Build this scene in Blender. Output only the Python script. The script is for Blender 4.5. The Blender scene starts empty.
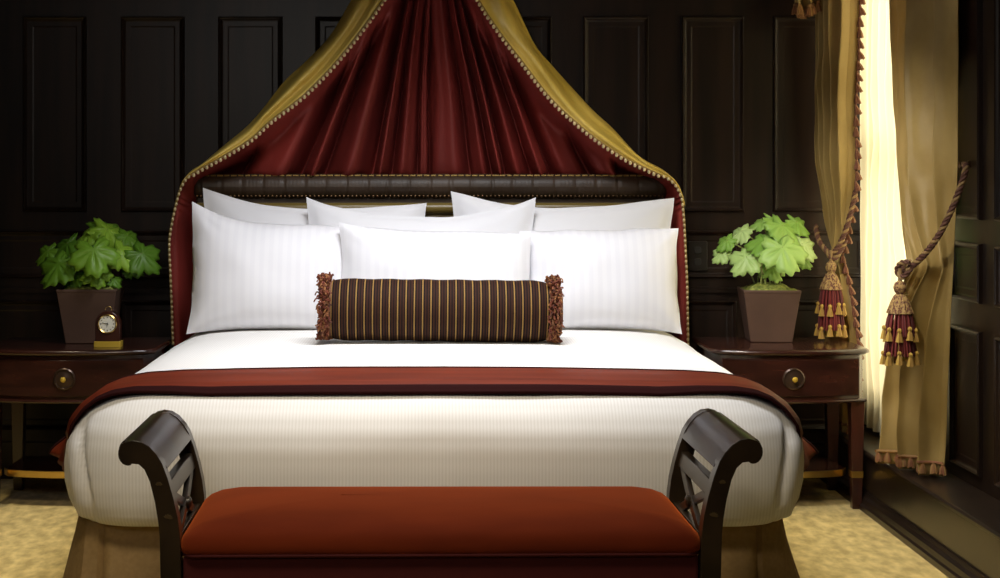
import bpy, bmesh, math, random
from mathutils import Vector, Matrix, Euler, noise
random.seed(7)
C = bpy.context.scene.collection
PI = math.pi
F, VX, VY, H = 1600.0, 430.0, 180.0, 1.23
def P(px, py, D):
    """point at depth D seen at pixel px,py"""
    return Vector(((px-VX)/F*D, D, H-(py-VY)/F*D))
def lerp(a, b, t): return a+(b-a)*t
def sm(t):
    t = max(0., min(1., t)); return t*t*(3-2*t)
def interp(tab, x):
    """piecewise linear table [(x,y)..] ascending"""
    if x <= tab[0][0]: return tab[0][1]
    for (x0, y0), (x1, y1) in zip(tab, tab[1:]):
        if x <= x1: return y0+(y1-y0)*(x-x0)/(x1-x0)
    return tab[-1][1]
def smooth_poly(pts, n=8):
    """Catmull-Rom through points"""
    pts = [Vector(p) for p in pts]; out = []
    for i in range(len(pts)-1):
        p0 = pts[max(i-1, 0)]; p1 = pts[i]; p2 = pts[i+1]; p3 = pts[min(i+2, len(pts)-1)]
        for k in range(n):
            t = k/n
            out.append(0.5*((2*p1)+(p2-p0)*t+(2*p0-5*p1+4*p2-p3)*t*t+(3*p1-p0-3*p2+p3)*t**3))
    out.append(pts[-1]); return out

# ------------------------------------------------------------------ materials
def mat(name, col=(.5, .5, .5), rough=.5, metal=0, sheen=0, coat=0, spec=.5, sheen_tint=None):
    m = bpy.data.materials.new(name); m.use_nodes = True
    b = m.node_tree.nodes['Principled BSDF']
    b.inputs['Base Color'].default_value = (*col, 1); b.inputs['Roughness'].default_value = rough
    b.inputs['Metallic'].default_value = metal; b.inputs['Coat Weight'].default_value = coat
    b.inputs['Coat Roughness'].default_value = .12
    b.inputs['Specular IOR Level'].default_value = spec
    b.inputs['Sheen Weight'].default_value = sheen
    if sheen_tint: b.inputs['Sheen Tint'].default_value = (*sheen_tint, 1)
    return m
def nodes(m): return m.node_tree.nodes, m.node_tree.links, m.node_tree.nodes['Principled BSDF']
def ramp(nt, stops, inter='LINEAR'):
    r = nt.nodes.new('ShaderNodeValToRGB'); r.color_ramp.interpolation = inter
    e = r.color_ramp.elements
    while len(e) < len(stops): e.new(0.5)
    for k, (p, c) in enumerate(stops): e[k].position = p; e[k].color = (*c, 1)
    return r
def add_noise_color(m, c0, c1, scale=(4, 4, 4), detail=4, lo=.35, hi=.65, bump=0, bscale=None, dist=.002):
    n, l, b = nodes(m)
    tc = n.new('ShaderNodeTexCoord'); mp = n.new('ShaderNodeMapping'); mp.inputs['Scale'].default_value = scale
    l.new(tc.outputs['Object'], mp.inputs['Vector'])
    nz = n.new('ShaderNodeTexNoise'); nz.inputs['Scale'].default_value = 1; nz.inputs['Detail'].default_value = detail
    l.new(mp.outputs['Vector'], nz.inputs['Vector'])
    r = ramp(m.node_tree, [(lo, c0), (hi, c1)]); l.new(nz.outputs['Fac'], r.inputs['Fac'])
    l.new(r.outputs['Color'], b.inputs['Base Color'])
    if bump:
        bp = n.new('ShaderNodeBump'); bp.inputs['Strength'].default_value = bump; bp.inputs['Distance'].default_value = dist
        src = nz
        if bscale:
            src = n.new('ShaderNodeTexNoise'); src.inputs['Scale'].default_value = bscale; src.inputs['Detail'].default_value = 3
            l.new(tc.outputs['Object'], src.inputs['Vector'])
        l.new(src.outputs['Fac'], bp.inputs['Height']); l.new(bp.outputs['Normal'], b.inputs['Normal'])
    return m
def add_stripes(m, axis, period, c0, c1, frac=.5, soft=.2, bump=0, dist=.001):
    """woven stripes across one object axis"""
    n, l, b = nodes(m)
    tc = n.new('ShaderNodeTexCoord'); sp = n.new('ShaderNodeSeparateXYZ'); l.new(tc.outputs['Object'], sp.inputs['Vector'])
    d = n.new('ShaderNodeMath'); d.operation = 'DIVIDE'; d.inputs[1].default_value = period; l.new(sp.outputs[axis], d.inputs[0])
    f = n.new('ShaderNodeMath'); f.operation = 'FRACT'; l.new(d.outputs[0], f.inputs[0])
    r = ramp(m.node_tree, [(0, c0), (max(.01, frac-soft), c0), (frac, c1), (min(.99, 1-soft), c1), (1, c0)])
    l.new(f.outputs[0], r.inputs['Fac']); l.new(r.outputs['Color'], b.inputs['Base Color'])
    if bump:
        bp = n.new('ShaderNodeBump'); bp.inputs['Strength'].default_value = bump; bp.inputs['Distance'].default_value = dist
        l.new(r.outputs['Color'], bp.inputs['Height']); l.new(bp.outputs['Normal'], b.inputs['Normal'])
    return m
def island_color(m, stops):
    n, l, b = nodes(m)
    g = n.new('ShaderNodeNewGeometry'); r = ramp(m.node_tree, stops)
    l.new(g.outputs['Random Per Island'], r.inputs['Fac']); l.new(r.outputs['Color'], b.inputs['Base Color'])
    return m
M = {}
M['panel'] = add_noise_color(mat('dark_walnut_panelling', rough=.36, spec=.30), (.0075, .0042, .0030), (.022, .0112, .0068), (14, 14, 1.2), 6)
M['ledge'] = add_noise_color(mat('dark_walnut_ledge', rough=.3), (.011, .007, .005), (.02, .012, .008), (1.5, 8, 14), 6)
M['mahogany'] = add_noise_color(mat('mahogany', rough=.22, coat=.35), (.020, .0065, .0045), (.042, .0125, .0075), (3, 26, 26), 5)
M['mahogany_leg'] = add_noise_color(mat('mahogany_upright', rough=.28, coat=.3), (.030, .0085, .0055), (.052, .015, .0085), (26, 26, 3), 5)
M['ebony'] = add_noise_color(mat('ebonised_wood', rough=.3, coat=.08, spec=.3), (.014, .009, .005), (.032, .020, .010), (8, 5, 8), 4)
M['brass'] = mat('brass', (.75, .52, .16), .28, 1)
M['dark_brass'] = mat('aged_brass', (.16, .10, .055), .35, 1)
M['plaster'] = mat('plaster', (.10, .08, .06), .9)
M['carpet'] = add_noise_color(mat('carpet', rough=.95, sheen=.2), (.42, .295, .085), (.74, .56, .20), (26, 12, 10), 8, .34, .66, .6, 260, .004)
M['duvet'] = add_stripes(mat('duvet_cotton', rough=.75, sheen=.15), 'X', .0092, (.83, .82, .80), (.745, .73, .70), .5, .3, .35, .0012)
M['pillow'] = add_stripes(mat('pillow_sateen', rough=.6, sheen=.15), 'X', .034, (.81, .81, .85), (.78, .78, .825), .5, .12)
M['plain_pillow'] = add_noise_color(mat('pillow_percale', rough=.7, sheen=.1), (.78, .785, .82), (.80, .805, .84), (6, 6, 6))
M['skirt'] = add_noise_color(mat('skirt_cloth', rough=.75), (.27, .17, .062), (.31, .20, .078), (70, 70, 70), 3)
M['throw'] = add_noise_color(mat('throw_silk', rough=.5, spec=.2), (.105, .0145, .0045), (.17, .024, .007), (2.5, 26, 26), 4)
M['throw_border'] = mat('throw_border_velvet', (.022, .005, .005), .9, spec=.04)
M['velvet'] = add_noise_color(mat('rust_velvet', rough=.9, spec=.05, sheen=.55, sheen_tint=(1, .20, .035)), (.085, .0125, .005), (.125, .019, .006), (3, 9, 9), 5)
M['velvet_shaded'] = mat('shaded_rust_velvet', (.06, .010, .010), .85, spec=.15)  # seat velvet again for the bench front, its shade put into the colour
M['leather'] = add_noise_color(mat('brown_leather', rough=.46, spec=.4), (.030, .018, .010), (.054, .032, .018), (3, 3, 3), 5, .35, .65, .25, 160, .002)
M['olive_satin'] = mat('olive_satin', (.16, .11, .018), .3, sheen=.2)
M['red_silk'] = add_noise_color(mat('claret_silk', rough=.5, spec=.3), (.16, .021, .017), (.25, .032, .025), (4, 4, 1.5), 4)
M['gold_silk'] = add_noise_color(mat('gold_silk', rough=.34, spec=.7), (.58, .40, .06), (.82, .60, .14), (5, 5, 3), 5, .3, .7, .2, 18, .01)
M['curtain_silk'] = add_noise_color(mat('curtain_silk', rough=.44, spec=.4), (.37, .25, .075), (.58, .43, .17), (5, 5, 3), 5, .3, .7, .25, 14, .012)
def translucent(m, f):
    n, l, b = nodes(m); tr = n.new('ShaderNodeBsdfTranslucent'); mx = n.new('ShaderNodeMixShader'); mx.inputs[0].default_value = f
    ln = b.inputs['Base Color'].links[0]; l.new(ln.from_socket, tr.inputs['Color'])
    l.new(b.outputs[0], mx.inputs[1]); l.new(tr.outputs[0], mx.inputs[2]); l.new(mx.outputs[0], n['Material Output'].inputs['Surface'])
translucent(M['curtain_silk'], .32)
M['bead'] = mat('bead', (.62, .50, .27), .3, .3)
M['cord'] = mat('gold_cord', (.30, .19, .05), .6)
M['fringe'] = island_color(mat('rust_gold_fringe', rough=.8), [(0, (.10, .018, .008)), (.45, (.16, .036, .012)), (.7, (.30, .13, .04)), (1, (.05, .01, .007))])
M['rose_fringe'] = island_color(mat('rose_gold_fringe', rough=.8), [(0, (.19, .065, .025)), (.5, (.27, .13, .045)), (.8, (.36, .22, .07)), (1, (.12, .03, .015))])
M['edge_fringe'] = island_color(mat('backlit_rose_fringe', rough=.8), [(0, (.12, .035, .022)), (.5, (.20, .085, .05)), (.8, (.28, .17, .08)), (1, (.07, .02, .013))])  # dark rose, darkened further: backlit shade put into the colour
M['claret_thread'] = island_color(mat('claret_thread', rough=.75), [(0, (.10, .008, .010)), (.6, (.17, .014, .012)), (1, (.05, .006, .008))])
M['gold_thread'] = island_color(mat('gold_thread', rough=.7), [(0, (.36, .21, .035)), (.6, (.48, .31, .06)), (1, (.24, .13, .025))])
M['rope_dark'] = mat('rope_claret', (.09, .035, .022), .8)
M['rope_gold'] = mat('rope_gold', (.24, .15, .06), .8)
M['net'] = add_noise_color(mat('netted_braid', rough=.8), (.10, .03, .02), (.34, .22, .08), (160, 160, 110), 2, .42, .55)
M['gilt'] = mat('polished_gilt', (.62, .42, .05), .35, .35)
M['plate_dark'] = mat('dark_turned_plate', (.06, .035, .022), .3, .5)
M['pot'] = add_noise_color(mat('brown_pot', rough=.6), (.070, .035, .022), (.092, .047, .03), (8, 8, 8), 4)
M['moss'] = add_noise_color(mat('moss', rough=.95), (.10, .13, .02), (.33, .36, .08), (60, 60, 60), 3, .35, .65)
M['stem'] = mat('leaf_stem', (.22, .26, .07), .5)
def leaf_mat(name, a, b_, c):
    m = island_color(mat(name, rough=.42), [(0, a), (.5, b_), (1, c)])
    n, l, b = nodes(m)
    tr = n.new('ShaderNodeBsdfTranslucent'); mx = n.new('ShaderNodeMixShader'); mx.inputs[0].default_value = .3
    out = n['Material Output']; ln = b.inputs['Base Color'].links[0]
    l.new(ln.from_socket, tr.inputs['Color']); l.new(b.outputs[0], mx.inputs[1]); l.new(tr.outputs[0], mx.inputs[2]); l.new(mx.outputs[0], out.inputs['Surface'])
    return m
M['leaf'] = leaf_mat('green_leaf', (.10, .24, .018), (.19, .40, .03), (.34, .58, .05))
M['pale_leaf'] = leaf_mat('pale_green_leaf', (.24, .46, .07), (.38, .62, .14), (.55, .72, .30))
M['clock_face'] = mat('clock_face', (.75, .74, .64), .4)
M['ink'] = mat('ink', (.02, .018, .015), .5)
M['plate'] = mat('dark_plate', (.02, .015, .012), .3)
M['window_paint'] = mat('window_paint', (.6, .57, .5), .5)
# bolster stripes
m = M['bolster'] = mat('striped_velvet', rough=.8, spec=.12); n, l, b = nodes(m)
tc = n.new('ShaderNodeTexCoord'); sp = n.new('ShaderNodeSeparateXYZ'); l.new(tc.outputs['Object'], sp.inputs['Vector'])
dv = n.new('ShaderNodeMath'); dv.operation = 'DIVIDE'; dv.inputs[1].default_value = .0282; l.new(sp.outputs['X'], dv.inputs[0])
fr = n.new('ShaderNodeMath'); fr.operation = 'FRACT'; l.new(dv.outputs[0], fr.inputs[0])
r = ramp(m.node_tree, [(0, (.22, .125, .036)), (.09, (.008, .004, .0035)), (.28, (.034, .012, .006)), (.46, (.009, .0045, .004)), (.62, (.036, .013, .0065)), (.80, (.008, .004, .0035)), (.94, (.22, .125, .036))], 'CONSTANT')
l.new(fr.outputs[0], r.inputs['Fac']); l.new(r.outputs['Color'], b.inputs['Base Color'])
# sheer curtain
m = M['sheer'] = bpy.data.materials.new('sheer_voile'); m.use_nodes = True
n, l = m.node_tree.nodes, m.node_tree.links; n.remove(n['Principled BSDF'])
d = n.new('ShaderNodeBsdfDiffuse'); d.inputs['Color'].default_value = (.9, .84, .64, 1)
t = n.new('ShaderNodeBsdfTranslucent'); t.inputs['Color'].default_value = (.93, .86, .63, 1)
tp = n.new('ShaderNodeBsdfTransparent'); mx = n.new('ShaderNodeMixShader'); mx.inputs[0].default_value = .65
mx2 = n.new('ShaderNodeMixShader'); mx2.inputs[0].default_value = .12
l.new(d.outputs[0], mx.inputs[1]); l.new(t.outputs[0], mx.inputs[2]); l.new(mx.outputs[0], mx2.inputs[1]); l.new(tp.outputs[0], mx2.inputs[2])
l.new(mx2.outputs[0], n['Material Output'].inputs['Surface'])
# window glass
m = M['glass'] = bpy.data.materials.new('window_glass'); m.use_nodes = True
n, l = m.node_tree.nodes, m.node_tree.links; n.remove(n['Principled BSDF'])
g = n.new('ShaderNodeBsdfGlossy'); g.inputs['Roughness'].default_value = .02; tp = n.new('ShaderNodeBsdfTransparent')
mx = n.new('ShaderNodeMixShader'); mx.inputs[0].default_value = .06
l.new(tp.outputs[0], mx.inputs[1]); l.new(g.outputs[0], mx.inputs[2]); l.new(mx.outputs[0], n['Material Output'].inputs['Surface'])

# ------------------------------------------------------------------ mesh builder
class MB:
    def __init__(s): s.v = []; s.f = []; s.mi = []; s.cur = 0
    def add(s, vs, fs):
        o = len(s.v); s.v += [Vector(p) for p in vs]
        for f in fs: s.f.append(tuple(i+o for i in f)); s.mi.append(s.cur)
        return s
    def box(s, x0, x1, y0, y1, z0, z1):
        return s.add([(x0,y0,z0),(x1,y0,z0),(x1,y1,z0),(x0,y1,z0),(x0,y0,z1),(x1,y0,z1),(x1,y1,z1),(x0,y1,z1)],
                     [(3,2,1,0),(4,5,6,7),(0,1,5,4),(1,2,6,5),(2,3,7,6),(3,0,4,7)])
    def loops(s, loops, cap0=False, cap1=False, closed=True):
        """skin a list of equal-length point loops"""
        n = len(loops[0]); vs = [p for lp in loops for p in lp]; fs = []
        for a in range(len(loops)-1):
            for k in range(n if closed else n-1):
                k2 = (k+1) % n
                fs.append((a*n+k, a*n+k2, (a+1)*n+k2, (a+1)*n+k))
        if cap0: fs.append(tuple(reversed(range(n))))
        if cap1: fs.append(tuple((len(loops)-1)*n+k for k in range(n)))
        return s.add(vs, fs)
    def grid(s, fn, nu, nv):
        vs = [fn(i/nu, j/nv) for j in range(nv+1) for i in range(nu+1)]
        fs = [(j*(nu+1)+i, j*(nu+1)+i+1, (j+1)*(nu+1)+i+1, (j+1)*(nu+1)+i) for j in range(nv) for i in range(nu)]
        return s.add(vs, fs)
    def tube(s, pts, r, n=8, cap=True):
        pts = [Vector(p) for p in pts]; rs = r if isinstance(r, (list, tuple)) else [r]*len(pts)
        loops = []; prev = None
        for i, p in enumerate(pts):
            d = (pts[min(i+1, len(pts)-1)]-pts[max(i-1, 0)]).normalized()
            if prev is None:
                a = d.cross(Vector((0,0,1)) if abs(d.z) < .9 else Vector((1,0,0))).normalized()
            else:
                a = (prev-d*prev.dot(d)).normalized()
            prev = a; b = d.cross(a)
            loops.append([p+(a*math.cos(2*PI*k/n)+b*math.sin(2*PI*k/n))*rs[i] for k in range(n)])
        return s.loops(loops, cap, cap)
    def lathe(s, prof, c=(0,0,0), n=24, axis='Z', ridges=0, amp=0):
        loops = []
        for r, h in prof:
            lp = []
            for k in range(n):
                a = 2*PI*k/n; rr = r*(1+amp*math.cos(ridges*a)) if ridges else r
                x, y = rr*math.cos(a), rr*math.sin(a)
                if axis == 'Z': q = (x, y, h)
                elif axis == 'Y': q = (x, h, -y)
                else: q = (h, x, y)
                lp.append(Vector(q)+Vector(c))
            loops.append(lp)
        return s.loops(loops, True, True)
    def prism(s, poly, y0, y1, axis='Y'):
        """closed 2-D outline extruded; axis Y: poly in xz, axis Z: poly in xy, axis X: poly in yz"""
        def q(p, h): return (p[0], h, p[1]) if axis == 'Y' else ((p[0], p[1], h) if axis == 'Z' else (h, p[0], p[1]))
        return s.loops([[q(p, y0) for p in poly], [q(p, y1) for p in poly]], True, True)
    def ball(s, c, r, n=10, m=6, sc=(1,1,1)):
        loops = []
        for j in range(1, m):
            t = PI*j/m
            loops.append([Vector(c)+Vector((r*sc[0]*math.sin(t)*math.cos(2*PI*k/n), r*sc[1]*math.sin(t)*math.sin(2*PI*k/n), -r*sc[2]*math.cos(t))) for k in range(n)])
        return s.loops(loops, True, True)
    def build(s, name, mats, parent=None, smooth=True, bevel=0, solid=0, sub=0, weld=False, angle=40, origin=None):
        off = Vector(origin) if origin is not None else Vector(wloc(parent))
        me = bpy.data.meshes.new(name)
        me.from_pydata([tuple(p-off) for p in s.v], [], s.f)
        ml = mats if isinstance(mats, (list, tuple)) else [mats]
        for k in ml: me.materials.append(k)
        me.polygons.foreach_set('material_index', s.mi)
        bm = bmesh.new(); bm.from_mesh(me)
        if weld: bmesh.ops.remove_doubles(bm, verts=bm.verts, dist=1e-4)
        bmesh.ops.recalc_face_normals(bm, faces=bm.faces)
        bm.to_mesh(me); bm.free()
        if smooth:
            me.polygons.foreach_set('use_smooth', [True]*len(me.polygons))
            me.set_sharp_from_angle(angle=math.radians(angle))
        o = bpy.data.objects.new(name, me); C.objects.link(o)
        if parent is not None: o.parent = parent
        else: o.location = off
        if origin is not None and parent is not None: o.location = off-Vector(wloc(parent))
        if bevel:
            md = o.modifiers.new('bevel', 'BEVEL'); md.width = bevel; md.segments = 2; md.limit_method = 'ANGLE'; md.angle_limit = math.radians(35)
        if solid:
            md = o.modifiers.new('solid', 'SOLIDIFY'); md.thickness = solid; md.offset = 0
        if sub:
            md = o.modifiers.new('sub', 'SUBSURF'); md.levels = sub; md.render_levels = sub
        return o
def wloc(o):
    v = Vector((0,0,0))
    while o is not None: v += Vector(o.location); o = o.parent
    return v
def tag(o, label=None, cat=None, group=None, kind=None):
    if label: o['label'] = label
    if cat: o['category'] = cat
    if group: o['group'] = group
    if kind: o['kind'] = kind
    return o
def empty(name, loc, label, cat, group=None):
    e = bpy.data.objects.new(name, None); e.location = loc; e.empty_display_size = .05; C.objects.link(e)
    return tag(e, label, cat, group)
def struct(o): o['kind'] = 'structure'; return o
def copy_obj(o, parent, loc=None):
    c = o.copy(); C.objects.link(c); c.parent = parent
    if loc is not None: c.location = loc
    return c
def rrect(x0, x1, y0, y1, r, n=6):
    pts = []
    for cx, cy, a0 in ((x1-r, y0+r, -90), (x1-r, y1-r, 0), (x0+r, y1-r, 90), (x0+r, y0+r, 180)):
        for k in range(n+1):
            a = math.radians(a0+90*k/n); pts.append((cx+r*math.cos(a), cy+r*math.sin(a)))
    return pts

# ------------------------------------------------------------------ room
WY, RX, LX, FY, CZ = 6.60, 1.80, -2.7, -1.2, 2.75
struct(MB().box(LX-.1, RX+.15, FY-.1, WY+.1, -.08, 0).build('floor', M['carpet'], smooth=False))
struct(MB().box(LX-.1, RX+.15, FY-.1, WY+.1, CZ, CZ+.08).build('ceiling', M['plaster'], smooth=False))
def panel(mb, tf, a0, a1, z0, z1):
    """raised moulding frame and field; tf(a, h, z) places a point h proud of the wall"""
    prof = [(0, -.004), (.002, .012), (.007, .017), (.013, .013), (.017, .006), (.022, .004), (.040, .004), (.046, .0025), (.05, .0025)]
    mb.loops([[tf(a0+i, h, z0+i), tf(a1-i, h, z0+i), tf(a1-i, h, z1-i), tf(a0+i, h, z1-i)] for i, h in prof], False, True)
wx = lambda px: (px-VX)*WY/F
mb = MB().box(LX-.1, RX+.15, WY, WY+.1, 0, CZ)
tfb = lambda a, h, z: Vector((a, WY-h, z))
cols = [(-172, -107), (-74, -10), (23, 87), (121, 185), (218, 283), (315, 380), (401, 466), (487, 552), (583, 649), (681, 744), (773, 838)]
for p0, p1 in cols:
    panel(mb, tfb, wx(p0), wx(p1), 1.098, 1.905)
    panel(mb, tfb, wx(p0), wx(p1), 1.98, 2.55)
for p0, p1 in ((-74, 87), (121, 283), (315, 552), (583, 737), (773, 868)):
    panel(mb, tfb, wx(p0), wx(p1), .825, 1.022)
    panel(mb, tfb, wx(p0), wx(p1), .20, .735)
mb.box(LX, RX, WY-.014, WY, .0, .15); mb.box(LX, RX, WY-.012, WY, .765, .785)
struct(mb.build('wall_back', M['panel'], smooth=False))
# right wall with the window opening
W0, W1, WZ0, WZ1 = 5.62, 6.575, .36, 2.35
mb = MB()
mb.box(RX, RX+.15, FY, W0, 0, CZ).box(RX, RX+.15, W1, WY, 0, CZ).box(RX, RX+.15, W0, W1, 0, WZ0).box(RX, RX+.15, W0, W1, WZ1, CZ)
tfr = lambda a, h, z: Vector((RX-h, a, z))
a = 5.50
while a > 0:
    panel(mb, tfr, a-.29, a, 1.098, 1.905); panel(mb, tfr, a-.29, a, 1.98, 2.55)
    panel(mb, tfr, a-.29, a, .825, 1.022); panel(mb, tfr, a-.29, a, .26, .735)
    a -= .435
struct(mb.build('wall_right', M['panel'], smooth=False))
mb = MB().box(LX-.1, LX, FY, WY, 0, CZ)
tfl = lambda a, h, z: Vector((LX+h, a, z))
for k in range(8):
    panel(mb, tfl, .2+k*.8, .8+k*.8, 1.098, 2.4); panel(mb, tfl, .2+k*.8, .8+k*.8, .25, 1.0)
struct(mb.build('wall_left', M['panel'], smooth=False))
struct(MB().box(LX-.1, RX+.15, FY-.1, FY, 0, CZ).build('wall_front', M['plaster'], smooth=False))
# window
wf = MB()
xw0, xw1 = RX+.06, RX+.11
for (y0, y1, z0, z1) in ((W0, W0+.05, WZ0, WZ1), (W1-.05, W1, WZ0, WZ1), (W0, W1, WZ0, WZ0+.05), (W0, W1, WZ1-.05, WZ1), (W0, W1, 1.30, 1.345), ((W0+W1)/2-.012, (W0+W1)/2+.012, WZ0, WZ1)):
    wf.box(xw0, xw1, y0, y1, z0, z1)
wo = struct(wf.build('window_1', M['window_paint'], smooth=False, bevel=.004))
MB().box(RX+.082, RX+.086, W0+.02, W1-.02, WZ0+.02, WZ1-.02).build('pane', M['glass'], wo, smooth=False)
# low boxed ledge along the right wall
mb = MB().box(1.64, RX, FY, WY-.013, 0, .195)
mb.loops([[(x, FY, z), (x, WY-.013, z)] for x, z in ((RX, .195), (1.635, .195), (1.628, .20), (1.628, .208), (1.634, .214), (1.645, .216), (RX, .216))], closed=False)
mb.loops([[(x, FY, z), (x, WY-.013, z)] for x, z in ((1.64, .062), (1.632, .062), (1.628, .050), (1.618, .040), (1.614, .024), (1.606, .018), (1.604, 0))], closed=False)
struct(mb.build('baseboard_right', M['ledge'], angle=25))
# electrical plate
e = empty('wall_outlet', (wx(697), WY-.005, .917), 'small dark outlet plate on the wall panel right of the bed', 'outlet')
c = e.location
MB().prism(rrect(c.x-.041, c.x+.041, c.z-.062, c.z+.062, .008), WY-.016, WY-.0035).build('cover_plate', M['plate'], e, bevel=.003)
for dz in (.024, -.024):
    MB().prism(rrect(c.x-.014, c.x+.014, c.z+dz-.014, c.z+dz+.014, .008), WY-.019, WY-.0155).build('socket', M['ink'], e, bevel=.001)

# ------------------------------------------------------------------ bed
HB = .955
bed = empty('bed', (0, 5.3, 0), 'king bed with brown leather rolled headboard and olive brown skirt', 'bed')
mb = MB()   # leather roll
prof = []
for k in range(29):
    t = PI*2*k/28
    prof.append((6.405-.055*math.cos(t)*1.0, 1.203+.052*math.sin(t)))
nseg = 420
loops = []
for i in range(nseg+1):
    x = lerp(-HB, HB, i/nseg); tuck = 1-.012*(.5+.5*math.sin(x*2*PI/.0145))-.05*math.exp(-((x/.083-round(x/.083))*12)**2)
    endr = min(1, math.sqrt(max(0, 1-(max(0, abs(x)-HB+.05)/.052)**2)))
    loops.append([(x, 6.405+(y-6.405)*tuck*endr, 1.203+(z-1.203)*tuck*endr) for y, z in prof])
hb = mb.loops(loops, True, True).build('headboard', M['leather'], bed)
mb = MB().box(-HB+.02, HB-.02, 6.385, 6.45, .20, 1.17)
mb.build('back_panel', M['leather'], hb, smooth=False, bevel=.01)
mb = MB()
mb.loops([[(x, 6.385-.035*math.sin(PI*t)**.6, lerp(.66, 1.135, t)) for t in [k/16 for k in range(17)]] for x in [lerp(-HB+.03, HB-.03, i/40) for i in range(41)]], closed=False)
mb.build('satin_panel', M['olive_satin'], hb)
mb = MB().tube([(lerp(-HB+.03, HB-.03, i/60), 6.357, 1.118) for i in range(61)], .022, 12)
mb.build('satin_welt', M['olive_satin'], hb)
mb = MB()
for i in range(112):
    mb.ball((lerp(-HB+.03, HB-.03, i/111), 6.352, 1.166), .0052, 6, 4)
mb.build('nailhead_trim', M['dark_brass'], hb)
mb = MB()
for i in range(66):
    x = lerp(-HB+.05, HB-.05, (i+.5)/66); L = .009+.003*random.random()
    mb.tube([(x-L, 6.375, 1.2475), (x+L, 6.375, 1.2475)], .0032, 5)
mb.build('gold_piping', mat('old_gold', (.45, .30, .09), .4, .6), hb)
MB().box(-.90, .90, 4.48, 6.37, .06, .285).build('box_spring', M['skirt'], bed, smooth=False, bevel=.02)
for sx in (-1, 1):
    for y in (4.56, 6.29): MB().lathe([(.02, 0), (.024, .012), (.032, .06), (.032, .07)], (sx*.83, y, 0), 12).build('leg', M['ebony'], bed)
# skirt: three hung sides with pleats and a corner tuck at each foot corner
path = [Vector((-.955, 6.36)), Vector((-.965, 4.52))]
def skirt_pt(s, v):
    # s along left side -> foot -> right side; v 0 top, 1 floor
    L1, L2 = 1.92, 1.94; tot = L1*2+L2; d = s*tot; fl = .014+.075*v**1.1
    hw, fy = .97, 4.40
    if d < L1: x, y, nx, ny = -hw, 6.34-d, -1, 0
    elif d < L1+L2: x, y, nx, ny = -hw+(d-L1), fy, 0, -1
    else: x, y, nx, ny = hw, fy+(d-L1-L2), 1, 0
    c1, c2 = abs(d-L1), abs(d-L1-L2); c = min(c1, c2)
    k = math.exp(-(c/.05)**2)
    pl = .012*noise.noise(Vector((d*7, v*1.2, 3)))*(.4+v)+.010*v*math.sin(d*31)*max(0, noise.noise(Vector((d*1.5, 0, 9))))
    tuck = -.034*math.exp(-((c-.075)/.010)**2)*(.30+.70*v)+.014*math.exp(-((c-.10)/.02)**2)*v
    x += nx*(fl+pl+tuck); y += ny*(fl+pl+tuck)
    if c < .06:   # round the corner
        sx = -1 if c1 < c2 else 1
        x -= sx*.020*k*(1-.6*v); y += .020*k*(1-.6*v)
    return Vector((x, y, lerp(.295, .006, v)))
MB().grid(skirt_pt, 420, 14).build('bed_skirt', M['skirt'], bed, solid=.004)

# duvet over the mattress
BX, BY0, BY1, DX = 1.030, 4.275, 6.33, .012
duvet_prof = [(.10, .287), (.055, .292), (.028, .313), (.011, .352), (.001, .40), (0, .45), (.006, .50), (.024, .55), (.055, .592), (.095, .624), (.14, .644), (.20, .657), (.30, .665), (.45, .670), (.7, .673), (.98, .674)]
duv_z = [(a, b) for a, b in duvet_prof[5:]]
def plan(inset, n_c=40):
    x0, x1, y0, y1 = -BX+inset, BX-inset, BY0+inset, BY1-.0*inset
    r = max(.012, .20-inset*.5)
    pts = []
    for (cx, cy, a0, rr) in ((x1-r, y0+r, -90, r), (x1-.02, y1-.02, 0, .02), (x0+.02, y1-.02, 90, .02), (x0+r, y0+r, 180, r)):
        for k in range(n_c+1):
            a = math.radians(a0+90*k/n_c); pts.append(Vector((cx+rr*math.cos(a), cy+rr*math.sin(a))))
    # resample evenly by side so the sides carry vertices
    out = []; N = len(pts)
    for i in range(N):
        p, q = pts[i], pts[(i+1) % N]; out.append(p)
        if i % (n_c+1) == n_c:
            m_ = 64
            for k in range(1, m_): out.append(p.lerp(q, k/m_))
    return out
def fix_len(loops):
    return loops
loops = []
fine = []
for (a0, z0), (a1, z1) in zip(duvet_prof, duvet_prof[1:]):
    for k in range(3): fine.append((lerp(a0, a1, k/3), lerp(z0, z1, k/3)))
fine.append(duvet_prof[-1])
for i, (ins, z) in enumerate(fine):
    lp = []
    base = plan(min(ins, .97))
    for p in base:
        w = noise.noise(Vector((p.x*3, p.y*3, z*4)))*.006+noise.noise(Vector((p.x*9, p.y*9, z*7)))*.0025
        side = 1 if .30 < z < .63 else .25
        x, y = p.x, p.y
        d = Vector((x, y-5.2)); d.normalize()
        # hospital-corner folds at the two foot corners
        for sx in (-1, 1):
            if p.y < BY0+.30 and p.x*sx > .70 and z < .61:
                e_ = 1-sm((z-.52)/.09); d = Vector((p.x-sx*(BX-.22), p.y-(BY0+.22))); d.normalize()
                u = p.x*sx-(.945+.016*math.sin(z*14)) if p.y < BY0+.12 else 9
                w += (-.016*math.exp(-(u/.009)**2)+.010*math.exp(-((u-.032)/.02)**2))*e_
        lp.append(Vector((x+DX+d.x*w*side, y+d.y*w*side, z+(w*.35 if z > .6 else 0))))
    loops.append(lp)
n0 = len(loops[0]); assert all(len(q) == n0 for q in loops)
duv = tag(MB().loops(loops, True, True).build('duvet', M['duvet'], None, origin=(0, 5.3, .288), angle=80), 'white pinstriped duvet fitted smoothly over the king mattress', 'duvet')

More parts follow.
